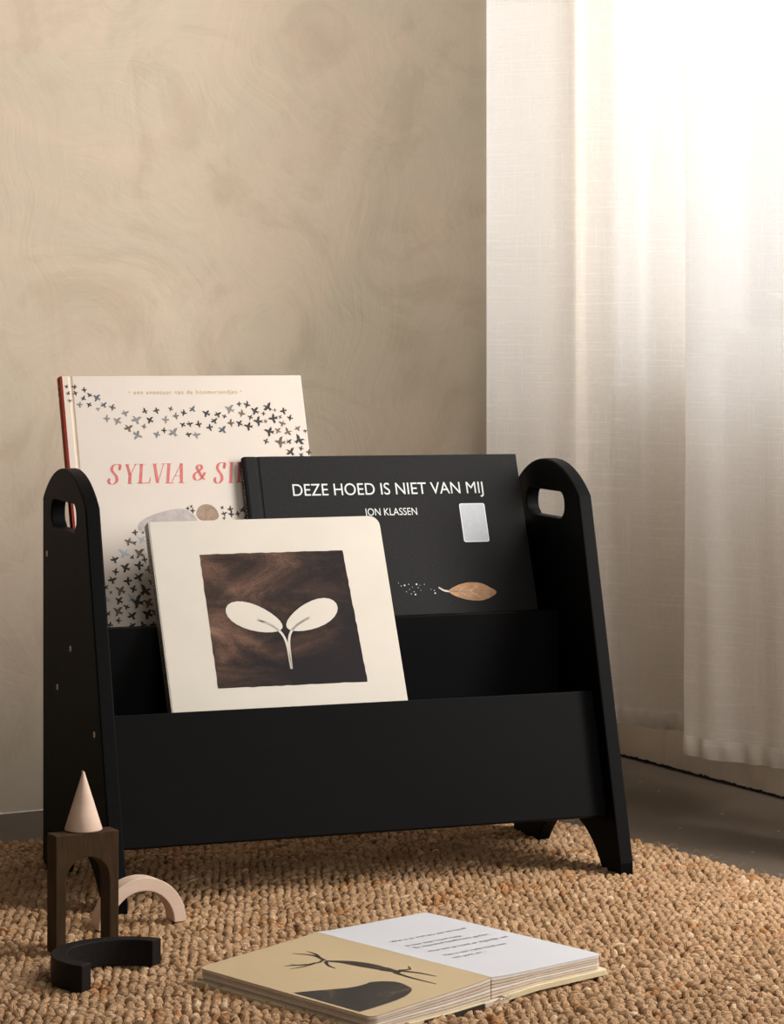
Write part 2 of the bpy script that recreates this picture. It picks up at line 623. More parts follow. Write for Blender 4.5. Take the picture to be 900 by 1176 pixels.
# ------------------------------------------------------------------ curtain
def build_curtain():
    plan = [(.830, .634), (.785, .633), (.748, .629), (.726, .615), (.7105, .594), (.7155, .560), (.733, .520), (.752, .497), (.7625, .479), (.772, .478), (.786, .487), (.800, .480), (.8185, .464), (.825, .409), (.8435, .373),  # first points: unseen return, added to stop light leaking onto the back wall
            (.862, .345), (.858, .305), (.825, .262), (.785, .236), (.757, .229), (.7535, .218), (.765, .182), (.782, .140), (.796, .093), (.822, .050), (.85, .01), (.845, -.04), (.80, -.09), (.77, -.13)]
    path = spline(plan, 14)
    path = [np.array(p) for p in path]
    L = [0.0]
    for a, b in zip(path[:-1], path[1:]):
        L.append(L[-1] + float(np.linalg.norm(b - a)))
    hem_z, top_z = 0.060, 2.38
    zs = [hem_z, hem_z + 0.003, hem_z + 0.02] + list(np.linspace(hem_z + 0.04, 1.25, 70)) + list(np.linspace(1.3, top_z, 14))
    n = len(path)
    vs, uvs = [], []
    cen = np.array([.79, .3])
    for z in zs:
        for k, p in enumerate(path):
            d = path[min(k + 1, n - 1)] - path[max(k - 1, 0)]
            d = d / (np.linalg.norm(d) + 1e-9)
            nr = np.array([-d[1], d[0]])
            s = L[k]
            h = z - hem_z
            w = (0.0022 * math.sin(s * 71 + 0.9 * math.sin(h * 3)) + 0.0013 * math.sin(s * 133 + 1.3 + 2 * math.sin(h * 2.1))) * (1 - 0.25 * min(1, h))
            w += 0.0035 * math.sin(h * 5.2 + s * 9) * min(1, h * 4) * 0.4
            if h < 0.03:
                w += 0.0014 * math.sin(s * 210 + 0.5) * (1 - h / 0.03)
            f = max(0.0, min(1.0, (s - 0.13) / 0.05))
            q = p + nr * w * f
            zz = z
            if h < 0.03:
                zz += 0.0008 * math.sin(s * 33) + 0.0003 * math.sin(s * 170)
            # top of the fold edge drifts slightly with height
            vs.append((q[0], q[1], zz))
            uvs.append((s, z))
    fs = []
    for j in range(len(zs) - 1):
        for k in range(n - 1):
            a = j * n + k
            fs.append((a, a + 1, a + n + 1, a + n))
    o = mesh_obj('curtain', vs, fs, M['curtain'], smooth=True)
    uvl = o.data.uv_layers.new(name='UVMap')
    lv = np.empty(len(o.data.loops), dtype=np.int32)
    o.data.loops.foreach_get('vertex_index', lv)
    uvl.data.foreach_set('uv', np.array(uvs, dtype=np.float32)[lv].ravel())
    tag(o, 'sheer off-white linen curtain hanging in soft folds in front of the window', 'curtain')
    # turned-up hem: a second layer of cloth along the bottom, slightly puckered
    hv, hu = [], []
    hz = [0.0, 0.006, 0.013, 0.020, 0.0215]
    for j, h in enumerate(hz):
        for k, p in enumerate(path):
            d = path[min(k + 1, n - 1)] - path[max(k - 1, 0)]
            d = d / (np.linalg.norm(d) + 1e-9)
            nr = np.array([d[1], -d[0]])
            s = L[k]
            w = (0.0022 * math.sin(s * 71 + 0.9 * math.sin(h * 3)) + 0.0013 * math.sin(s * 133 + 1.3)) + 0.0014 * math.sin(s * 210 + 0.5) * (1 - h / 0.03)
            puff = [0.0004, 0.0022, 0.0022, 0.0012, 0.0002][j] * (1 + 0.6 * math.sin(s * 260 + 2 * math.sin(s * 31)))
            q = p - nr * w * max(0.0, min(1, (s - 0.13) / 0.05)) + nr * puff
            hv.append((q[0], q[1], hem_z + h + 0.0008 * math.sin(s * 33) + 0.0003 * math.sin(s * 170) * (1 if j < 2 else 0)))
            hu.append((s, h + 3))
    hf = []
    for j in range(len(hz) - 1):
        for k in range(n - 1):
            a = j * n + k
            hf.append((a, a + 1, a + n + 1, a + n))
    hm = mesh_obj('hem', hv, hf, M['curtain'], o, smooth=True)
    uvl = hm.data.uv_layers.new(name='UVMap')
    lv = np.empty(len(hm.data.loops), dtype=np.int32)
    hm.data.loops.foreach_get('vertex_index', lv)
    uvl.data.foreach_set('uv', np.array(hu, dtype=np.float32)[lv].ravel())


# ------------------------------------------------------------------ rug
def build_rug():
    ang = math.radians(11.0)
    # back right corner of the rug, bookcase frame
    corner = np.array([.533, .497])
    W, H = 1.25, 1.28
    R = 0.10
    px, py = 0.0088, 0.0080
    nx, ny = int(W / px), int(H / py)
    I, J = np.meshgrid(np.arange(nx), np.arange(ny), indexing='ij')
    X = -(I + 0.5) * px - (J % 2) * px * 0.5 + rng.normal(0, 0.0009, I.shape)
    Y = -(J + 0.5) * py + rng.normal(0, 0.0008, I.shape) + 0.0018 * np.sin(X * 41 + 0.7 * np.sin(J * 0.4)) + 0.004 * np.sin(X * 5.3)
    X, Y, J, I = X.ravel(), Y.ravel(), J.ravel(), I.ravel()
    # rounded back corner
    cx, cy = -R, -R
    keep = ~((X > cx) & (Y > cy) & ((X - cx) ** 2 + (Y - cy) ** 2 > R * R))
    # keep only what the picture (plus a margin) can see
    ca, sa = math.cos(ang), math.sin(ang)
    wx = corner[0] + X * ca - Y * sa
    wy = corner[1] + X * sa + Y * ca
    keep &= (wx > -0.42) & (wy > -0.80)
    X, Y, J, I = X[keep], Y[keep], J[keep], I[keep]
    N = len(X)
    # one loop of yarn: a lumpy, tilted ellipsoid
    nu, nv = 8, 5
    base, uvb = [], []
    for a in range(nv + 1):
        th = math.pi * a / nv
        for b in range(nu):
            ph = 2 * math.pi * b / nu
            base.append((math.cos(th), math.sin(th) * math.cos(ph), math.sin(th) * math.sin(ph)))
            uvb.append((a / nv, b / nu))
    base = np.array(base)
    nb = len(base)
    q = []
    for a in range(nv):
        for b in range(nu):
            q.append((a * nu + b, a * nu + (b + 1) % nu, (a + 1) * nu + (b + 1) % nu, (a + 1) * nu + b))
    q = np.array(q)
    lx = rng.normal(0.0064, 0.0007, N).clip(0.0045, 0.0085)
    ly = rng.normal(0.0036, 0.0005, N)
    lz = rng.normal(0.0043, 0.0005, N)
    tw = np.where(J % 2 == 0, 0.62, -0.50) + rng.normal(0, 0.34, N)     # herringbone lean of the loops
    pt = rng.normal(0.30, 0.28, N)
    zc = -0.0050 + rng.normal(0, 0.0006, N) + 0.0010 * np.sin(X * 17 + 1.3) * np.sin(Y * 13)
    V = np.empty((N, nb, 3))
    tp = rng.normal(0.28, 0.15, N)[:, None] * base[None, :, 0] + 1 + rng.normal(0, 0.07, (N, nb))      # one end of each loop fatter
    bx = base[None, :, 0] * lx[:, None]
    by = base[None, :, 1] * ly[:, None] * tp
    bz = base[None, :, 2] * lz[:, None] * tp
    c, s = np.cos(pt)[:, None], np.sin(pt)[:, None]
    bx, bz = bx * c - bz * s, bx * s + bz * c
    c, s = np.cos(tw)[:, None], np.sin(tw)[:, None]
    bx, by = bx * c - by * s, bx * s + by * c
    V[:, :, 0] = X[:, None] + bx
    V[:, :, 1] = Y[:, None] + by
    V[:, :, 2] = zc[:, None] + bz
    V = V.reshape(-1, 3)
    F = (q[None, :, :] + (np.arange(N) * nb)[:, None, None]).reshape(-1, 4)
    # tones per loop: sandy jute with orange rows and paler patches
    t = rng.random(N)
    patch = 0.5 + 0.5 * np.sin(X * 19 + 3 * np.sin(Y * 11)) * np.sin(Y * 23 + 2 * np.sin(X * 9))
    lo, hi = np.array([0.36, 0.215, 0.108]), np.array([0.60, 0.395, 0.235])
    m = (0.55 * t + 0.45 * patch)[:, None]
    colr = lo + (hi - lo) * m
    rust = np.array([0.40, 0.205, 0.09])
    rows = np.isin(J, [58, 59, 92]) & (np.sin(X * 26 + J) > -0.35)
    spot = (np.sin(X * 37 + 5 * np.sin(Y * 17)) * np.sin(Y * 31 + 4 * np.sin(X * 13)) > 0.80)
    o_ = (rows & (rng.random(N) < 0.62)) | (spot & (rng.random(N) < 0.6)) | (rng.random(N) < 0.012)
    colr[o_] = rust * (0.8 + 0.5 * rng.random((o_.sum(), 1)))
    pale = rng.random(N) < 0.02
    colr[pale] = np.array([0.70, 0.515, 0.34])
    nB = 0
    # backing slab
    hx = [(-W, -H), (0, -H)] + [(-R + (R - 0.004) * math.cos(a), -R + (R - 0.004) * math.sin(a)) for a in np.linspace(0, math.pi / 2, 9)] + [(-W, -0.004)]
    nbk = len(hx)
    bk = np.array([(x, y, FLOOR_Z + 0.0004) for x, y in hx] + [(x, y, -0.0052) for x, y in hx])
    o0 = len(V)
    V = np.vstack([V, bk])
    faces_extra = [[o0 + nbk + k for k in range(nbk)]] + [[o0 + k, o0 + (k + 1) % nbk, o0 + nbk + (k + 1) % nbk, o0 + nbk + k] for k in range(nbk)]
    nf = len(F)
    me = bpy.data.meshes.new('jute_rug')
    nl = nf * 4 + sum(len(f) for f in faces_extra)
    me.vertices.add(len(V))
    me.vertices.foreach_set('co', V.astype(np.float32).ravel())
    me.loops.add(nl)
    me.loops.foreach_set('vertex_index', np.concatenate([F.ravel(), np.array([i for f in faces_extra for i in f])]).astype(np.int32))
    me.polygons.add(nf + len(faces_extra))
    st = list(range(0, nf * 4, 4))
    k = nf * 4
    for f in faces_extra:
        st.append(k)
        k += len(f)
    me.polygons.foreach_set('loop_start', np.array(st, dtype=np.int32))
    me.polygons.foreach_set('use_smooth', np.ones(nf + len(faces_extra), dtype=bool))
    me.update(calc_edges=True)
    me.validate()
    ca_ = np.ones((len(V), 4), dtype=np.float32)
    ca_[:N * nb, :3] = np.repeat(colr, nb, axis=0)
    ca_[N * nb:, :3] = (0.20, 0.12, 0.06)
    at = me.color_attributes.new('tone', 'FLOAT_COLOR', 'POINT')
    at.data.foreach_set('color', ca_.ravel())
    uvv = np.zeros((len(V), 2), dtype=np.float32)
    uvv[:N * nb] = np.tile(np.array(uvb), (N, 1)) + np.repeat(rng.random((N, 1)) * 50, nb, axis=0)
    ul = me.uv_layers.new(name='UVMap')
    lv = np.empty(len(me.loops), dtype=np.int32)
    me.loops.foreach_get('vertex_index', lv)
    ul.data.foreach_set('uv', uvv[lv].ravel())
    me.materials.append(M['jute'])
    o = bpy.data.objects.new('jute_rug', me)
    COL.objects.link(o)
    o.location = S(corner[0], corner[1], 0)
    o.rotation_euler = (0, 0, ang - A_ROOM)
    tag(o, 'sandy brown woven jute rug under the bookcase on the grey floor', 'rug')
    # a few loose fibres standing off the weave
    r = random.Random(5)
    vs, fs = [], []

    def fibre(x, y, z, yaw, ln, rise, w=0.00016):
        pts = [(0, 0), (0.4 * ln, rise * 0.8), (0.75 * ln, rise), (ln, rise * 0.55)]
        P = spline(pts, 4)
        b0 = len(vs)
        for p in P:
            cxx, cyy = x + p[0] * math.cos(yaw), y + p[0] * math.sin(yaw)
            for a in range(4):
                an = a * math.pi / 2
                vs.append((cxx - math.sin(yaw) * w * math.cos(an), cyy + math.cos(yaw) * w * math.cos(an), z + p[1] + w * math.sin(an)))
        for k in range(len(P) - 1):
            for a in range(4):
                fs.append((b0 + 4 * k + a, b0 + 4 * k + (a + 1) % 4, b0 + 4 * k + 4 + (a + 1) % 4, b0 + 4 * k + 4 + a))
    for k in range(150):
        e = r.random()
        if e < 0.25:
            x, y = -0.002, -0.1 - r.random() * 0.6
            fibre(x, y, -0.004, r.uniform(-1.2, 1.2), r.uniform(.006, .018), r.uniform(.001, .007))
        elif e < 0.4:
            x, y = -0.1 - r.random() * 0.6, -0.002
            fibre(x, y, -0.004, r.uniform(0.4, 2.7), r.uniform(.006, .018), r.uniform(.001, .007))
        else:
            fibre(-r.random() * 0.9, -0.05 - r.random() * 0.9, -0.002, r.uniform(0, 6.28), r.uniform(.008, .022), r.uniform(.002, .005))
    fo = mesh_obj('loose_fibre', vs, fs, mat('straw_fibre', (0.42, 0.27, 0.14), 0.8, 0.2), o)
    fo['kind'] = 'stuff'


# ------------------------------------------------------------------ bookcase
T_SIDE, W_IN, K = 0.0146, 0.5, 0.277


def build_bookcase():
    root = empty('bookcase', S(0, 0, 0), -A_ROOM)
    tag(root, 'black painted wooden front-facing childrens bookcase with rounded handles on the jute rug', 'bookcase')
    # side panel outline in (y, z)
    out = [(0.003, -0.002), (0.0425, -0.002)]
    # arched cut-out between the feet
    cx, hw, ht = 0.1255, 0.0785, 0.0405
    Rr = (hw * hw + ht * ht) / (2 * ht)
    out[1] = (cx - hw - 0.001, -0.002)
    a0 = math.asin(hw / Rr)
    for k in range(21):
        a = -a0 + 2 * a0 * k / 20
        out.append((cx + Rr * math.sin(a), ht - Rr + Rr * math.cos(a)))
    out += [(cx + hw + 0.001, -0.002), (0.268, -0.002), (0.268, 0.366)]
    # rounded top
    y0, y1, zk, zt = 0.1016, 0.268, 0.366, 0.3995
    c2, h2, s2 = (y0 + y1) / 2, (y1 - y0) / 2, zt - zk
    R2 = (h2 * h2 + s2 * s2) / (2 * s2)
    b0 = math.asin(h2 / R2)
    for k in range(1, 24):
        b = b0 - 2 * b0 * k / 24
        out.append((c2 + R2 * math.sin(b), zt - R2 + R2 * math.cos(b)))
    out += [(y0, zk), (K * 0.01, 0.01)]
    hole = rounded(0.1370, 0.3395, 0.2335, 0.3670, 0.0125, 8)
    screws = [(0.2504, 0.3107), (0.1571, 0.2262), (0.2082, 0.1827), (0.0680, 0.1554), (0.1109, 0.1125)]
    for side, xa in ((-1, -T_SIDE), (1, W_IN)):
        sp = prism_obj('side_panel', [out, hole], 'x', xa, xa + T_SIDE, M['black'], root, 0.0016, 3)
        if side < 0:
            for (y, z) in screws:
                bm = bmesh.new()
                rr = 0.0030
                prof = [(0.0, rr), (0.0006, rr), (0.0011, rr * 0.72), (0.0012, 0.0)]
                rings = []
                for dx, r_ in prof[:-1]:
                    rings.append([bm.verts.new((xa + 0.0003 - dx, y + r_ * math.cos(2 * math.pi * k / 16), z + r_ * math.sin(2 * math.pi * k / 16))) for k in range(16)])
                for ra, rb in zip(rings[:-1], rings[1:]):
                    for k in range(16):
                        bm.faces.new((ra[k], ra[(k + 1) % 16], rb[(k + 1) % 16], rb[k]))
                bm.faces.new(rings[-1])
                sc = bm_obj('screw', bm, [M['brass'], M['slot']], sp)
                sc['label'] = 'brass cross-head screw'
                # cross recess
                bm = bmesh.new()
                bm.from_mesh(sc.data)
                nf0 = len(bm.faces)
                for (a, b) in ((0.0014, 0.0004), (0.0004, 0.0014)):
                    prism(bm, [[(y - a, z - b), (y + a, z - b), (y + a, z + b), (y - a, z + b)]], 'x', xa - 0.00085, xa - 0.0009)
                bm.faces.ensure_lookup_table()
                for f in bm.faces[nf0:]:
                    f.material_index = 1
                bm.to_mesh(sc.data)
                bm.free()
    e = 0.0004

    def panel(name, poly, lip=0.0009):
        return prism_obj(name, [poly], 'x', -e, W_IN + e, M['black'], root, lip, 2)
    tn = 0.0125
    ny, nz = tn / math.hypot(1, K), -tn * K / math.hypot(1, K)
    f0 = (0.0185 + K * 0.0523, 0.0523)
    f1 = (0.0185 + K * 0.1725, 0.1725)
    panel('front_panel', [f0, (f0[0] + ny, f0[1] + nz), (f1[0] + ny, f1[1] + nz), f1])
    panel('middle_panel', [(0.150, 0.098), (0.1625, 0.098), (0.1625, 0.245), (0.150, 0.245)])
    panel('back_panel', [(0.2455, 0.172), (0.2575, 0.172), (0.2575, 0.330), (0.2455, 0.330)])
    panel('shelf_board', [(0.0640, 0.1065), (0.1500, 0.1065), (0.1500, 0.1180), (0.0655, 0.1180)])
    panel('shelf_board', [(0.1625, 0.1770), (0.2455, 0.1770), (0.2455, 0.1885), (0.1625, 0.1885)])
    return root


# ------------------------------------------------------------------ books
def book_matrix(TL, u, v):
    """cover frame: origin at the top left corner of the front cover, x right, y up the cover, z out of it"""
    u, v = Vector(u).normalized(), Vector(v).normalized()
    n = u.cross(v).normalized()
    v = n.cross(u)
    R3 = Matrix.Rotation(-A_ROOM, 3, 'Z')
    u, v, n = R3 @ u, R3 @ v, R3 @ n
    p = S(*TL)
    return Matrix(((u.x, v.x, n.x, p.x), (u.y, v.y, n.y, p.y), (u.z, v.z, n.z, p.z), (0, 0, 0, 1)))


def hardcover(name, TL, u, v, w, h, th, ct, cover_m, spine_m, joint_m, joint):
    """joint = (u0, u1) of the pressed groove beside the spine. origin of the root: bottom of the spine corner"""
    root = empty(name, None, matrix=book_matrix(TL, u, v))
    # front cover: profile along u with the pressed joint
    j0, j1 = joint
    prof = [(0.0, 0), (j0 - 0.001, 0), (j0 + 0.0005, -0.0007), (j1 - 0.0005, -0.0007), (j1 + 0.001, 0), (w, 0), (w, -ct), (0.0, -ct)]
    bm = bmesh.new()
    prism(bm, [prof], 'y', -h, 0)
    o = bm_obj('front_cover', bm, [cover_m, joint_m], root)
    for p in o.data.polygons:
        if p.normal.z > 0.2 and j0 - 0.0011 < p.center.x < j1 + 0.0011 and len(p.vertices) == 4:
            p.material_index = 1
    bevel(o, 0.0005, 2)
    bk = prism_obj('back_cover', [rounded(0, -h, w, 0, 0)], 'z', -th, -th + ct, cover_m, root, 0.0005)
    # rounded spine
    arc = [(0.0, 0.0), (-0.0012, -0.0006)] + [(-0.0018 - 0.0012 * math.sin(math.pi * k / 8), -0.0006 - (th - 0.0012) * k / 8) for k in range(9)] + [(-0.0012, -th + 0.0006), (0.0, -th), (0.0008, -th), (0.0008, 0.0)]
    sp = prism_obj('spine', [arc], 'y', -h, 0, spine_m, root, 0.0003)
    prism_obj('page_block', [rounded(0.0008, -h + 0.003, w - 0.003, -0.003, 0)], 'z', -th + ct, -ct, M['edges'], root)
    return root, sp


BIRDS = [[4.0,-11.4,3.4,0],[12.2,-11.5,4.2,0],[5.3,-18.4,3.7,0],[12.8,-18.5,4.2,0],[6.1,-26.5,3.7,2],[22.2,-15.1,4.5,0],[20.7,-24.0,4.5,0],[27.3,-20.5,4.5,0],[15.8,-30.7,5.1,1],[25.8,-30.7,4.5,0],[34.6,-23.6,6.8,3],[34.8,-35.5,4.0,1],[41.3,-31.2,5.7,3],[50.0,-34.1,5.7,2],[43.0,-46.0,6.0,1],[53.8,-48.7,7.4,1],[63.0,-40.3,6.2,1],[74.1,-47.5,8.5,1],[64.9,-56.3,7.6,2],[74.0,-64.2,8.2,1],[83.9,-38.2,5.1,0],[81.4,-54.9,4.5,2],[88.2,-48.0,6.5,0],[95.8,-37.9,5.4,0],[93.7,-63.3,6.0,1],[102.1,-59.4,4.8,0],[104.8,-47.8,6.5,1],[111.4,-36.1,4.5,2],[116.3,-43.9,5.7,2],[111.9,-61.5,8.8,1],[125.0,-40.7,5.4,0],[134.7,-36.6,6.1,3],[148.7,-41.1,6.8,0],[122.4,-53.1,4.8,0],[130.3,-52.6,5.4,0],[139.6,-53.1,5.8,0],[127.9,-63.9,5.1,0],[136.2,-64.6,6.5,1],[150.8,-56.6,6.1,0],[156.8,-49.5,6.1,0],[161.3,-42.6,6.1,0],[168.0,-44.5,4.1,0],[164.7,-59.2,7.5,3],[174.6,-37.0,8.5,1],[174.3,-52.2,6.5,2],[185.1,-31.4,4.4,0],[187.3,-41.9,6.1,2],[183.5,-52.6,6.1,0],[194.0,-32.4,6.1,0],[195.8,-45.7,4.8,0],[192.6,-55.6,7.5,0],[201.8,-39.1,7.5,0],[204.1,-50.6,8.2,0],[210.8,-42.1,3.7,0],[212.3,-50.6,3.7,2],[216.3,-35.1,8.5,0],[223.6,-38.4,3.1,2],[220.4,-47.5,8.2,0],[228.6,-46.0,3.7,2],[232.6,-39.4,6.1,0],[230.1,-53.1,6.1,2],[239.2,-47.1,5.4,0],[214.5,-61.5,8.5,0],[224.4,-60.9,5.8,2],[210.2,-72.4,5.1,0],[235.1,-62.3,7.1,2],[225.6,-73.6,9.5,2],[235.4,-72.8,5.1,0],[246.4,-58.6,5.4,2],[246.5,-71.4,9.5,0],[254.3,-61.6,3.7,0],[235.7,-84.1,8.2,0],[247.5,-80.5,4.4,0],[255.4,-85.0,5.1,0],[246.7,-87.7,4.4,0],[61.0,-166.7,4.9,0],[69.4,-167.1,2.6,0],[53.3,-175.8,6.8,2],[59.5,-177.6,4.2,0],[67.7,-174.5,6.8,4],[47.7,-188.1,9.4,4],[63.7,-188.6,9.4,2],[55.9,-192.4,4.2,0],[68.5,-195.3,5.3,0],[37.6,-194.3,6.8,0],[47.9,-203.2,8.3,0],[61.7,-201.0,7.9,0],[71.7,-205.9,6.4,2],[37.4,-206.9,5.7,0],[33.3,-215.3,7.2,0],[60.8,-213.1,8.3,0],[48.7,-216.8,7.2,0],[72.9,-217.9,5.7,0],[26.1,-222.5,4.5,0],[40.2,-225.9,8.7,2],[54.0,-225.3,6.4,0],[66.0,-227.3,10.6,0],[30.5,-228.0,3.0,0],[27.1,-235.4,5.7,4],[38.2,-236.7,7.2,0],[51.4,-234.2,7.6,4],[56.6,-238.3,11.7,0],[68.0,-240.1,8.7,2],[45.4,-243.3,5.3,0],[25.8,-249.6,4.5,0],[36.2,-247.6,8.7,2],[50.3,-252.4,7.9,0],[65.9,-250.9,9.1,0],[73.9,-248.8,6.4,0],[78.3,-245.0,5.7,0],[35.8,-257.0,4.9,0],[26.1,-261.0,5.7,0],[49.7,-262.3,5.7,0],[60.6,-262.6,6.8,0],[70.6,-262.6,5.7,0],[118.9,-142.8,3.4,0],[122.7,-140.8,3.0,0],[123.7,-145.4,4.5,0],[155.2,-142.7,3.4,0],[156.8,-149.1,4.9,0],[163.9,-144.6,5.3,0],[164.3,-149.9,5.3,0],[171.2,-149.5,4.5,0],[176.8,-145.5,5.3,0],[179.8,-153.8,4.5,0],[155.9,-153.8,3.0,0]]


def bird(ink, u, v, s, c, r):
    """flying bird silhouette, two wings swept back, forked tail"""
    kind = r.choice((0, 0, 1, 2))
    if kind == 0:
        pts = [(-.50, .10), (-.30, .20), (-.12, .14), (.02, .42), (.26, .52), (.17, .22), (.14, .06), (.50, .12), (.34, -.02), (.48, -.14), (.12, -.12), (.10, -.34), (-.08, -.50), (-.10, -.18), (-.28, .00)]
    elif kind == 1:
        pts = [(-.48, .02), (-.28, .14), (-.08, .10), (.10, .50), (.24, .30), (.18, .08), (.50, .20), (.42, .02), (.50, -.10), (.14, -.08), (.22, -.36), (.06, -.52), (-.10, -.12), (-.30, -.06)]
    else:
        pts = [(-.44, .24), (-.22, .26), (-.06, .12), (.14, .34), (.42, .40), (.26, .10), (.16, -.04), (.34, -.34), (.18, -.30), (.08, -.42), (.0, -.14), (-.30, -.26), (-.48, -.12), (-.20, .02), (-.26, .14)]
    a = r.uniform(-0.55, 0.35)
    fl = -1 if r.random() < 0.12 else 1
    ca, sa = math.cos(a), math.sin(a)
    k = s * 1.38
    ink.poly([(u + k * (fl * x * ca - y * sa), v + k * (fl * x * sa + y * ca)) for x, y in pts], c)


def serif_title(ink):
    """slanted high-contrast serif capitals"""
    TH, TN = 3.0, 0.55
    sk = 0.16

    def nib(t, d):
        a = abs(d[1])
        return TN + (TH - TN) * a ** 1.4

    def put(box, strokes):
        (u0, v0), (u1, v1) = box
        W_, H_ = (u1 - u0), (v1 - v0)

        def X(p):
            return np.array((u0 + p[0] * (W_ - sk * H_) + sk * H_ * p[1], v0 + p[1] * H_))
        for st in strokes:
            pts, wd = st[0], st[1]
            q = [X(p) for p in pts]
            if wd == 'nib':
                ink.stroke(q, nib, 0, True, 8)
            else:
                ink.stroke(q, lambda t, d, w=wd: w, 0, False)
    Ssh = [([(.88, .72), (.92, .95), (.62, 1.0), (.32, .93), (.22, .74), (.42, .56), (.66, .40), (.74, .18), (.50, .01), (.18, .02), (.02, .16), (.10, .27)], 'nib'), ([(.90, .68), (.96, 1.0)], .6), ([(.03, .03), (.08, .30)], .6)]
    se = .55
    Y = [([(.08, 1), (.46, .46)], TH * .9), ([(1.0, 1), (.52, .46)], TN * 1.2), ([(.49, .52), (.49, 0)], TH), ([(-.08, 1), (.34, 1)], se), ([(.80, 1), (1.16, 1)], se), ([(.25, 0), (.75, 0)], se)]
    Lh = [([(.30, 1), (.30, 0)], TH), ([(.05, 1), (.58, 1)], se), ([(.05, .02), (1.0, .02)], se * 1.3), ([(1.0, .02), (1.04, .30)], se * 1.6)]
    V = [([(.06, 1), (.48, 0)], TH), ([(.98, 1), (.50, 0)], TN * 1.2), ([(-.14, 1), (.32, 1)], se), ([(.74, 1), (1.16, 1)], se)]
    Ish = [([(.5, 1), (.5, 0)], TH), ([(.1, 1), (.9, 1)], se), ([(.1, 0), (.9, 0)], se)]
    Ash = [([(.72, 1), (.06, 0)], TN * 1.2), ([(.74, 1), (.84, 0)], TH), ([(.26, .36), (.82, .36)], se), ([(-.12, 0), (.26, 0)], se), ([(.60, 0), (1.08, 0)], se)]
    amp = [([(.98, .46), (.80, .20), (.52, .0), (.20, .02), (.06, .24), (.20, .46), (.52, .62), (.68, .82), (.52, 1.0), (.32, .92), (.32, .74), (.50, .50), (.78, .14), (1.02, .02)], 'nib'), ([(.78, .48), (1.1, .48)], se)]
    E_ = [([(.28, 1), (.28, 0)], TH), ([(.0, 1), (1.0, 1)], se * 1.2), ([(.28, .52), (.80, .52)], se), ([(.0, 0), (1.05, 0)], se * 1.2), ([(1.0, 1), (.96, .74)], se * 1.8), ([(1.05, 0), (1.10, .28)], se * 1.8), ([(.80, .40), (.80, .64)], se)]
    put(((38.2, -115.6), (53.4, -94.8)), Ssh)
    put(((55.6, -115.2), (69.0, -95.0)), Y)
    put(((67.6, -115.4), (84.6, -95.0)), Lh)
    put(((84.8, -115.2), (98.6, -95.0)), V)
    put(((97.0, -115.4), (107.4, -94.9)), Ish)
    put(((103.5, -115.5), (120.5, -94.8)), Ash)
    put(((127.5, -112.6), (142.6, -96.6)), amp)
    put(((149.8, -116.4), (164.0, -94.6)), Ssh)
    put(((163.6, -116.2), (174.4, -94.6)), Ish)
    put(((172.5, -116.0), (188.0, -94.6)), E_)


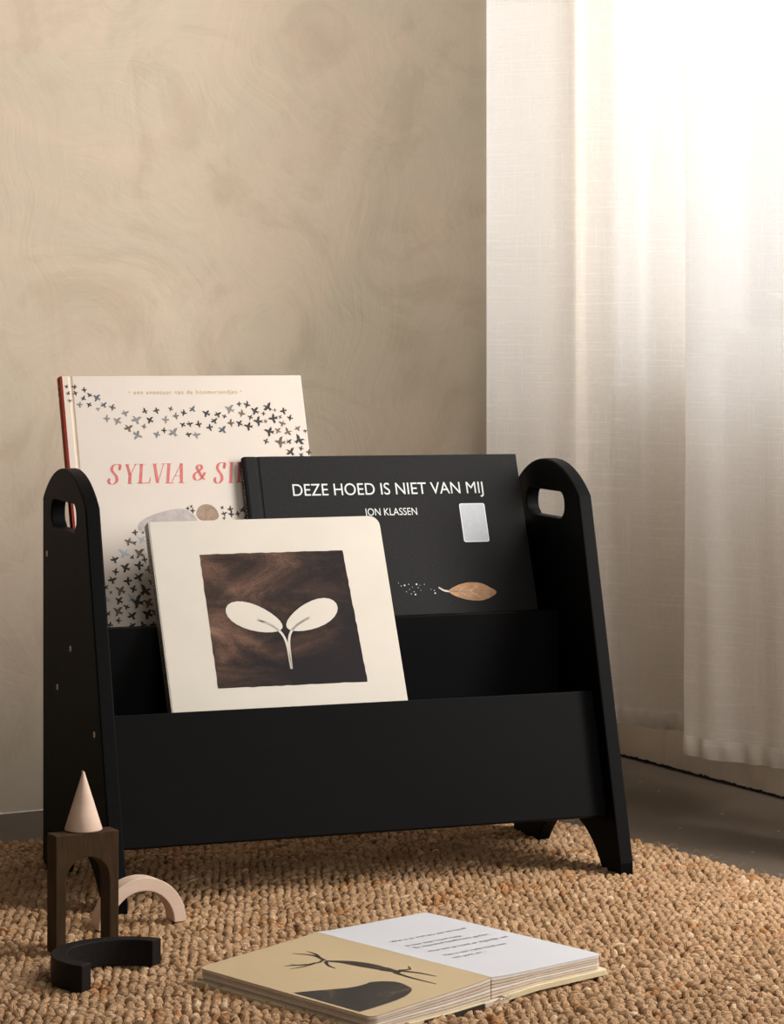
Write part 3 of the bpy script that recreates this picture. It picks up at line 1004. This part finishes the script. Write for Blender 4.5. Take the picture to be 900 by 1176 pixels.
def build_books():
    # ---- tall cream book at the back left
    root, sp = hardcover('picture_book', (0.0105, 0.2901, 0.4871), (1, -.002, -.0051), (.0055, .3552, .9348), 0.2566, 0.311, 0.0125, 0.0022,
                         M['cream'], M['red'], M['crease'], (0.0076, 0.0100))
    tag(root, 'tall cream picture book with red spine and flock of small birds, back left', 'book')
    ink = Ink()
    r = random.Random(21)
    for (u, v, s, c) in BIRDS:
        if 0.8 < u < 255.6:
            bird(ink, u, v, s, c, r)
    # the flock is printed on the board itself: part of the front cover's own mesh
    fc = [c for c in root.children if c.name.startswith('front_cover')][0]
    off = len(fc.data.materials)
    for k in ('bird_black', 'bird_grey', 'bird_brown', 'bird_slate', 'bird_blue'):
        fc.data.materials.append(M[k])
    bm = bmesh.new()
    bm.from_mesh(fc.data)
    vs = [bm.verts.new(v) for v in ink.v]
    for f, mi in zip(ink.f, ink.i):
        bm.faces.new([vs[k] for k in f]).material_index = mi + off
    bm.to_mesh(fc.data)
    bm.free()
    ink = Ink(0.0002)
    serif_title(ink)
    ink.build('title_lettering', [M['pink']], root)
    ink = Ink(0.0002)
    ink.text('een avontuur van de boomvriendjes', 74.0, 184.8, -20.0, 4.7, space=1.25, bold=0.004)
    ink.disc(69.2, -17.8, .75)
    ink.disc(189.3, -17.4, .75)
    ink.build('subtitle_lettering', [M['gold']], root)
    ink = Ink(0.0001)
    ink.poly([tuple(p) for p in spline([(64.6, -161.9), (67.9, -155.3), (79.6, -149.5), (94.2, -145.1), (110.7, -142.6), (120.5, -146.3), (127.0, -153.6), (125.1, -161.7), (92.0, -167.1), (69.8, -166.5)], 5, True)], 0)
    ink.poly([tuple(p) for p in spline([(127.5, -147.0), (131.5, -141.0), (138.5, -138.6), (145.5, -140.8), (150.0, -146.4), (150.6, -152.8), (144.0, -156.4), (133.0, -156.0), (128.0, -152.0)], 5, True)], 1)
    ink.build('landscape_print', [M['hill'], M['bush']], root)
    sp['label'] = 'red spine'
    # pale marks on the red spine
    bm = bmesh.new()
    for k, (v, l) in enumerate(((-.006, .004), (-.0125, .0035), (-.0195, .004))):
        prism(bm, [[(-.0088 + .0005 * k, v), (-.0056, v - .001), (-.0044, v - l), (-.0072, v - l - .0005)]], 'x', -0.0031, -0.00325)
    o = bm_obj('spine_mark', bm, M['white'], root)
    for vtx in o.data.vertices:
        vtx.co = (vtx.co.x, vtx.co.z if abs(vtx.co.z) > 0.0 else 0, vtx.co.y) if False else (vtx.co.x, vtx.co.z, vtx.co.y)

    # ---- charcoal landscape book
    root, sp = hardcover('picture_book', (0.1920, 0.2456, 0.4041), (1, -.0035, -.0088), (.0095, .3714, .9284), 0.3005, 0.2205, 0.0105, 0.0022,
                         M['charcoal'], M['charcoal_dark'], M['charcoal_dark'], (0.0105, 0.0135))
    tag(root, 'wide charcoal picture book with white capital title and silver sticker, right', 'book')
    ink = Ink()
    ink.text('DEZE HOED IS NIET VAN MIJ', 46.8, 257.6, -43.0, 13.4)
    ink.build('title_lettering', [M['white']], root)
    ink = Ink()
    ink.text('JON KLASSEN', 122.0, 180.0, -65.6, 8.2)
    ink.build('author_lettering', [M['white']], root)
    ink = Ink(0.00015)
    ink.poly(rounded(227.9, -96.3, 256.5, -54.2, 2.2), 1)
    ink.lift = 0.0003
    ink.poly(rounded(228.8, -95.4, 255.6, -55.1, 1.6), 0)
    ink.build('silver_sticker', [M['silver'], M['silver_rim']], root)
    # plain mottled leaf with a little grey stalk, and a trail of dots
    ink = Ink()
    ink.poly([tuple(p) for p in spline([(203.5, -148.6), (212, -143.2), (226, -139.8), (240, -141.0), (250, -146.0), (256.3, -151.0), (249, -156.4), (238, -159.4), (224, -158.4), (211, -154.4)], 6, True)], 0)
    ink.stroke([(204.5, -149), (198, -147.6), (192.6, -144.2)], lambda t, d: 2.2 - 0.8 * t, 1)
    ink.stroke([(204, -149.2), (226, -149.6), (250, -151)], lambda t, d: 0.8 * (1 - t) + .2, 1)
    ink.lift = 0.0003
    for a, b, c_, d_ in ((214, -149.3, 222, -143.6), (226, -149.6, 236, -143.6), (216, -149.4, 224, -155.4), (228, -149.7, 238, -156.4)):
        ink.stroke([(a, b), (c_, d_)], lambda t, d: .5 * (1 - t) + .15, 1)
    ink.build('leaf_print', [M['rust'], M['pale_grey']], root)
    ink = Ink()
    for k, (u, v) in enumerate([(149.2, -138.7), (151.8, -141.7), (155.6, -141.1), (160.6, -145.5), (163.9, -143.1), (165.1, -148.2), (168.8, -140.3), (170.1, -144.0), (172.7, -146.9), (161.8, -150.3), (166.2, -151.1), (177.3, -140.6), (184.0, -146.2), (187.6, -147.4), (188.0, -150.3), (156.6, -147.9), (172.3, -141.5), (160.2, -140.1)]):
        ink.disc(u, v, (0.35, 0.5, 0.9, 0.4)[k % 4], 0, 8)
    ink.build('dot_print', [M['white']], root)
    # tiny pale marks down the spine
    vs, fs = [], []
    rr = random.Random(9)
    for k in range(26):
        v = -0.012 - k * 0.0036
        l = rr.uniform(.0008, .0022)
        b = len(vs)
        vs += [(-.00313, v, -.0068), (-.00313, v, -.0042), (-.00313, v - l, -.0042), (-.00313, v - l, -.0068)]
        fs.append((b, b + 1, b + 2, b + 3))
    mesh_obj('spine_mark', vs, fs, M['pale_grey'], root)

    # ---- square ivory board book in the front tier
    root = empty('board_book', None, matrix=book_matrix((0.0710, 0.1815, 0.3451), (1, 0, 0), (0, .4254, .905)))
    tag(root, 'square ivory board book with dark mottled square print, in the front tier', 'book')
    w, h, th, ct = 0.2425, 0.2445, 0.0140, 0.0022
    rad = (0.0, 0.011, 0.011, 0.0)
    o = prism_obj('front_cover', [rounded(0, -h, w, 0, rad)], 'z', -ct, 0, M['ivory'], root, 0.0005)
    prism_obj('back_cover', [rounded(0, -h, w, 0, rad)], 'z', -th, -th + ct, M['ivory'], root, 0.0005)
    prism_obj('page_block', [rounded(0.001, -h + 0.001, w - 0.001, -0.001, (0, .011, .011, 0))], 'z', -th + ct, -ct, M['edges'], root)
    prism_obj('spine', [[(-.0010, -.0005), (.0010, -.0002), (.0010, -th + .0002), (-.0010, -th + .0005)]], 'y', -h, 0, M['ivory'], root, 0.0003)
    ink = Ink()
    # hand-cut square with slightly ragged edges
    sq = [(47.7, -35.9), (197.8, -36.3), (203.1, -174.7), (48.4, -174.4)]
    edge = []
    rr = random.Random(4)
    for a, b in zip(sq, sq[1:] + sq[:1]):
        for k in range(26):
            t = k / 26
            edge.append((a[0] + (b[0] - a[0]) * t + rr.uniform(-.35, .35), a[1] + (b[1] - a[1]) * t + rr.uniform(-.35, .35)))
    ink.poly(edge, 0)
    ink.build('square_print', [M['cloudy']], root)
    # plain pale sprig: two round leaves on a thin stalk
    ink = Ink(0.0004)
    for cu, cv, sg in ((95, -104, 1), (155, -104, -1)):
        pts = []
        for k in range(24):
            a = 2 * math.pi * k / 24
            x, y = 30 * math.cos(a), 13.5 * math.sin(a) * (1 - 0.18 * math.cos(a) * sg)
            ro = -0.38 * sg
            pts.append((cu + x * math.cos(ro) - y * math.sin(ro), cv + x * math.sin(ro) + y * math.cos(ro)))
        ink.poly(pts, 0)
    ink.stroke([(98, -106), (114, -114), (124, -128), (126, -158)], lambda t, d: 2.4, 0)
    ink.stroke([(152, -106), (137, -114), (128, -127), (126, -158)], lambda t, d: 2.4, 0)
    ink.build('sprig_print', [M['ivory']], root)
    vs, fs = [], []
    for k in range(58):
        v = -0.016 - k * 0.0034
        if k in (11, 12, 25, 26, 27, 40):
            continue
        l = rr.uniform(.0009, .0022)
        b = len(vs)
        x = -0.00106
        vs += [(x, v, -.0088), (x, v, -.0052), (x, v - l, -.0052), (x, v - l, -.0088)]
        fs.append((b, b + 1, b + 2, b + 3))
    mesh_obj('spine_mark', vs, fs, M['bird_brown'], root)


# ------------------------------------------------------------------ open book on the rug
def build_open_book():
    o0 = S(0.18148677, -0.42817, 0)
    e = np.array([0.10515579 - 0.18148677, -0.22057209 + 0.42817017])
    yaw = math.atan2(e[1], e[0]) - math.pi / 2 - A_ROOM
    root = empty('open_book', o0, yaw)
    tag(root, 'open picture book lying on the rug in the foreground, tan and white pages', 'book')
    Hh = 0.2212
    ZG = 0.0195

    def zl(u):      # upper surface of the left half (u < 0) and of the right half, in metres
        if u < 0:
            return ZG + 0.009 * max(u, -0.16) / 0.15 + 0.0012 * math.exp(-abs(u) / 0.012) - 0.0012
        return ZG - 0.0012 - 0.0006 * u / 0.13 + 0.0012 * math.exp(-abs(u) / 0.012)

    def zbot(u):    # underside of the page stack
        return 0.0015 + (0.0035 * min(1, u / 0.05) if u > 0 else -0.002 * min(1, -u / 0.05))

    def slab(name, u0, u1, v0, v1, top, bot, m, rad, parent, dropv=0.0):
        """rounded-corner slab following top(u)/bot(u)"""
        sgn = 1 if u1 > 0 else -1
        far = u1 if sgn > 0 else u0
        us = np.linspace(0, 1, 25)
        vs, fs = [], []
        prof = []
        for t in us:
            u = (u0 + (u1 - u0) * t)
            d = abs(far - u)
            ins = 0.0
            if d < rad:
                ins = rad - math.sqrt(max(0, rad * rad - (rad - d) ** 2))
            prof.append((u, v0 + ins, v1 - ins))
        # densify towards the rounded end
        ext = []
        for d in (0.0, 0.0004, 0.0012, 0.0024, 0.004, 0.006):
            if d < rad:
                u = far - sgn * d
                ins = rad - math.sqrt(max(0, rad * rad - (rad - d) ** 2))
                ext.append((u, v0 + ins, v1 - ins))
        prof = sorted({round(p[0], 6): p for p in prof + ext}.values())
        for (u, a, b) in prof:
            k_ = 0.06 * u if u < 0 else 0.03 * u     # the binding has gone a little slack and skewed
            vs += [(u, a + k_, top(u)), (u, b + k_, top(u)), (u, b + k_, bot(u)), (u, a + k_, bot(u))]
        n = len(prof)
        for k in range(n - 1):
            i = 4 * k
            for a in range(4):
                b = (a + 1) % 4
                fs.append((i + a, i + b, i + 4 + b, i + 4 + a))
        fs.append((0, 1, 2, 3))
        fs.append((4 * n - 4, 4 * n - 3, 4 * n - 2, 4 * n - 1))
        me = mesh_obj(name, vs, fs, m, parent)
        bm = bmesh.new()
        bm.from_mesh(me.data)
        bmesh.ops.recalc_face_normals(bm, faces=bm.faces[:])
        bm.to_mesh(me.data)
        bm.free()
        return me
    g = 0.0007
    LW, RW = 0.1335, 0.1305
    slab('printed_page', -LW, -0.0002, 0, Hh, zl, lambda u: zl(u) - g, M['tan_page'], 0.007, root)
    slab('text_page', 0.0002, RW, 0, Hh, zl, lambda u: zl(u) - g, M['white_page'], 0.007, root)
    # stacks of card pages, each leaf a layer fanning out slightly
    def stack(name, side, n):
        w = LW if side < 0 else RW
        allv, allf, idx = [], [], []
        for k in range(n):
            t0, t1 = k / n, (k + 0.78) / n
            # slightly stepped fore edges
            step = 0.0004 * math.sin(k * 1.9) + 0.0006 * k / n
            a = -w + 0.0003 + step if side < 0 else 0.0006
            b = -0.0006 if side < 0 else w - 0.0003 - step

            def top(u, t=t0):
                return zl(u) - g - 0.00015 - (zl(u) - g - zbot(u)) * t

            def bot(u, t=t1):
                return zl(u) - g - 0.00015 - (zl(u) - g - zbot(u)) * t
            s_ = slab('leaf', a, b, 0.0002, Hh - 0.0002, top, bot, M['edges'], 0.007, None)
            o = len(allv)
            allv += [tuple(v.co) for v in s_.data.vertices]
            for p in s_.data.polygons:
                allf.append([o + i for i in p.vertices])
                idx.append(0 if k % 3 else 1)
            bpy.data.objects.remove(s_)
        mm = [grainy('card_edge_' + name, (0.62, 0.52, 0.43), 0.8, 0.2, 0.08, 60), grainy('pale_card_edge_' + name, (0.76, 0.71, 0.655), 0.8, 0.2, 0.06, 60)]
        mesh_obj('page_block', allv, allf, mm, root, idx)
    stack('left_page_block', -1, 6)
    stack('right_page_block', 1, 6)
    # straw-coloured boards under each half, overhanging a little
    slab('cover_board', -LW - 0.0045, -0.012, -0.004, Hh + 0.004, lambda u: zbot(u) + 0.0002, lambda u: zbot(u) - 0.0038, M['straw'], 0.006, root)
    slab('cover_board', 0.012, RW + 0.0045, -0.004, Hh + 0.004, lambda u: zbot(u) + 0.0002, lambda u: zbot(u) - 0.0038, M['straw'], 0.006, root)
    # dark paper wrapping the lower edge of the left board near the spine
    slab('cover_print', -0.080, -0.0125, -0.0046, 0.02, lambda u: zbot(u) - 0.0002, lambda u: zbot(u) - 0.0041, M['dark_spine'], 0.0001, root)
    # bare hinge strip with torn paper
    bm = bmesh.new()
    prism(bm, [[(-0.012, -0.0022), (0.014, -0.0022), (0.014, 0.0008), (0.004, 0.0016), (-0.012, 0.0008)]], 'y', -0.006, Hh + 0.004)
    hinge = bm_obj('spine', bm, M['glue'], root)
    vs, fs = [], []
    rr = random.Random(8)
    for k in range(9):
        x = -0.004 + 0.016 * k / 8
        b = len(vs)
        vs += [(x, -0.0062, 0.0006), (x + 0.0028, -0.0058, 0.0010), (x + 0.0016 + rr.uniform(-.001, .001), -0.0085 - rr.random() * .002, 0.003 + 0.004 * rr.random())]
        vs += [(x, -0.0056, 0.0006), (x + 0.0028, -0.0052, 0.0010)]
        fs += [(b, b + 1, b + 2), (b + 3, b + 4, b + 2), (b, b + 3, b + 2), (b + 1, b + 4, b + 2)]
    mesh_obj('torn_paper', vs, fs, M['glue'], hinge)

    def zf(u, v):
        return zl(u / 1000)
    # text on the white page
    ink = Ink(0.00025, zf)
    lines = [('Wat is er met jou aan de hand?', 25.5, 112.2, 150.4), ('Ik ben mijn hoed kwijt.', 25.0, 89.1, 130.2), ('En niemand heeft hem gezien.', 25.9, 111.3, 120.4),
             ('Hoe ziet je hoed er eigenlijk uit?', 26.1, 116.9, 102.6), ('Het is een rode hoed met', 26.2, 96.9, 83.8), ('een punt en...', 25.5, 61.8, 72.4)]
    for tx, a, b, v in lines:
        ink.text(tx, a, b, v, 5.0)
    ink.build('page_lettering', [M['text']], root)
    # plain dark branch and mound on the tan page
    ink = Ink(0.0003, zf)
    br = [(-53, 145), (-46, 133), (-42, 120), (-39, 104), (-37.5, 88), (-36, 70)]
    ink.stroke(br, lambda t, d: 2.5 + 11 * math.sin(math.pi * min(1, t * 1.02)) ** 1.3 * (0.55 + 0.45 * t) if t < .8 else 7 * (1 - t) / .2 + 2.6, 0, True, 8)
    tws = [[(-52, 147), (-48.4, 166), (-55.5, 185)], [(-49, 158), (-44.5, 168), (-43.4, 181)], [(-54, 148), (-60, 146), (-74, 151), (-78.4, 160)], [(-62, 147), (-74, 145.5), (-88, 149)], [(-70, 148.5), (-85, 160)], [(-54, 143), (-60, 133), (-62.2, 121)], [(-33, 74), (-27.5, 58), (-24.9, 38)], [(-39, 74), (-40.5, 50), (-39.5, 22)], [(-33, 76), (-25, 71), (-20, 78)]]
    for tw in tws:
        ink.stroke(tw, lambda t, d: 2.6 * (1 - t) + 0.7, 0, True, 6)
    ink.build('branch_print', [M['ink']], root)
    ink = Ink(0.0003, zf)
    md = [(-130.1, 92.0), (-110.3, 79.8), (-92.5, 68.5), (-78.6, 66), (-70, 67), (-61.2, 60), (-56.5, 50), (-57.8, 38.3), (-62.9, 25.1), (-77.5, 15.8), (-92.7, 12.1), (-110.3, 10.7), (-130.1, 10.3)]
    # fan of quads so that the shape follows the bent page
    P = [np.array(p) for p in spline(md, 5)]
    n = len(P) // 2
    A_, B_ = P[:n], P[::-1][:n]
    for k in range(n - 1):
        ink.poly([tuple(A_[k]), tuple(B_[k]), tuple(B_[k + 1]), tuple(A_[k + 1])], 0)
    ink.build('mound_print', [M['mound_ink']], root)


# ------------------------------------------------------------------ wooden blocks
def build_blocks():
    ang = math.radians(10) - A_ROOM
    # arch block
    w, d, h, r0 = 0.060, 0.019, 0.102, 0.0205
    root = None
    cxm = 0.0303
    outl = [(0, -0.001), (cxm - r0, -0.001)]
    zs = 0.0605
    for k in range(25):
        a = math.pi - math.pi * k / 24
        outl.append((cxm + r0 * math.cos(a), zs + r0 * math.sin(a)))
    outl += [(cxm + r0, -0.001), (w, -0.001), (w, h), (0, h)]
    o = prism_obj('arch_block', [outl], 'y', 0, d, M['walnut'], None, 0.0009, 2)
    o.location = S(-0.105, -0.142, 0)
    o.rotation_euler = (0, 0, ang)
    tag(o, 'tall dark brown wooden arch block standing on the rug under the cone', 'toy block', 'wooden building blocks')
    # cone
    bm = bmesh.new()
    R, Hc, n = 0.0164, 0.0515, 64
    prof = [(0.0, 0.0), (R - 0.0012, 0.0), (R - 0.0003, 0.0004), (R, 0.0014)] + [(R + (0.0011 - R) * t, 0.0014 + (Hc - 0.0028) * t) for t in (.25, .5, .75, 1)] + [(0.0008, Hc - 0.0006), (0.0, Hc)]
    rings = []
    for r_, z in prof:
        if r_ == 0:
            rings.append([bm.verts.new((0, 0, z))])
        else:
            rings.append([bm.verts.new((r_ * math.cos(2 * math.pi * k / n), r_ * math.sin(2 * math.pi * k / n), z)) for k in range(n)])
    for a, b in zip(rings[:-1], rings[1:]):
        for k in range(n):
            va = [a[k], a[(k + 1) % n]] if len(a) > 1 else [a[0]]
            vb = [b[(k + 1) % n], b[k]] if len(b) > 1 else [b[0]]
            bm.faces.new(va + vb)
    o = bm_obj('cone_block', bm, M['beech'], None, True)
    o.location = S(-0.0751, -0.1215, 0.1021)
    o.rotation_euler = (0, 0, ang)
    tag(o, 'pale pink wooden cone standing on top of the brown arch block', 'toy block', 'wooden building blocks')

    def half_ring(R, r, z0, z1, axis, bw):
        pts = [(R * math.cos(math.pi * k / 40), R * math.sin(math.pi * k / 40)) for k in range(41)] + [(r * math.cos(math.pi * k / 40), r * math.sin(math.pi * k / 40)) for k in range(40, -1, -1)]
        return pts
    # pale half ring standing like a bridge
    o = prism_obj('half_ring_block', [half_ring(0.0435, 0.0315, 0, 0, 'y', 0)], 'y', 0, 0.018, M['beech'], None, 0.0007, 2)
    o.location = S(-0.0028, -0.0572, -0.0005)
    o.rotation_euler = (0, 0, math.radians(9.5) - A_ROOM)
    tag(o, 'pale pink wooden half ring standing upright as a bridge beside the bookcase foot', 'toy block', 'wooden building blocks')
    # black half ring lying flat
    o = prism_obj('half_ring_block', [half_ring(0.0594, 0.0460, 0, 0, 'z', 0)], 'z', -0.001, 0.021, M['ebony'], None, 0.0008, 2)
    o.location = S(-0.0733, -0.2414, 0)
    o.rotation_euler = (0, 0, math.atan2(0.0778, 0.0898) - A_ROOM)
    tag(o, 'black wooden half ring lying flat on the rug in front of the arch block', 'toy block', 'wooden building blocks')


# ------------------------------------------------------------------ light and camera
def build_light():
    w = bpy.data.worlds.new('World')
    SC.world = w
    w.use_nodes = True
    bg = w.node_tree.nodes['Background']
    bg.inputs['Color'].default_value = (1.0, 0.88, 0.76, 1)
    bg.inputs['Strength'].default_value = 0.06

    def area(name, loc, target, sx, sy, power, col):
        l = bpy.data.lights.new(name, 'AREA')
        l.shape = 'RECTANGLE'
        l.size, l.size_y = sx, sy
        l.energy = power
        l.color = col
        o = bpy.data.objects.new(name, l)
        COL.objects.link(o)
        o.location = loc
        o.rotation_euler = (Vector(target) - Vector(loc)).to_track_quat('-Z', 'Y').to_euler()
        return o
    # daylight outside the window (behind the curtain and beside it)
    area('daylight_behind_curtain', (XR + 0.26, 0.32, 1.40), (XR - 1, 0.32, 1.40), 1.35, 1.82, 63.0, (0.97, 0.98, 1.0))
    area('daylight_through_window', (XR + 0.07, -0.62, 1.02), (0.1, 0.25, 0.45), 0.22, 1.40, 28.0, (1.0, 0.965, 0.92))
    # fill lamp added behind the camera to brighten curtain and wall; no window there
    area('added_front_fill', (0.15, -3.10, 1.15), (0.25, 0.3, 0.5), 1.4, 1.2, 22.5, (1.0, 0.935, 0.855))


def build_camera():
    cam = bpy.data.cameras.new('camera')
    o = bpy.data.objects.new('camera', cam)
    COL.objects.link(o)
    o.location = S(-0.72, -2.5707, 0.5633)
    yaw = 0.3639 + A_ROOM
    o.rotation_euler = (math.pi / 2, 0, -yaw)
    cam.sensor_fit = 'HORIZONTAL'
    cam.sensor_width = 36
    cam.lens = 3315.324 / 900 * 36
    cam.shift_y = -(588 - 345.932) / 900
    cam.clip_start = 0.05
    SC.camera = o


build_room()
build_curtain()
build_rug()
build_bookcase()
build_books()
build_open_book()
build_blocks()
build_light()
build_camera()
SC.view_settings.view_transform = 'Standard'
SC.view_settings.look = 'None'
SC.view_settings.gamma = 1
SC.view_settings.use_curve_mapping = False
SC.view_settings.exposure = 0.0
SC.cycles.use_denoising = True
SC.cycles.max_bounces = 8
SC.cycles.transparent_max_bounces = 16
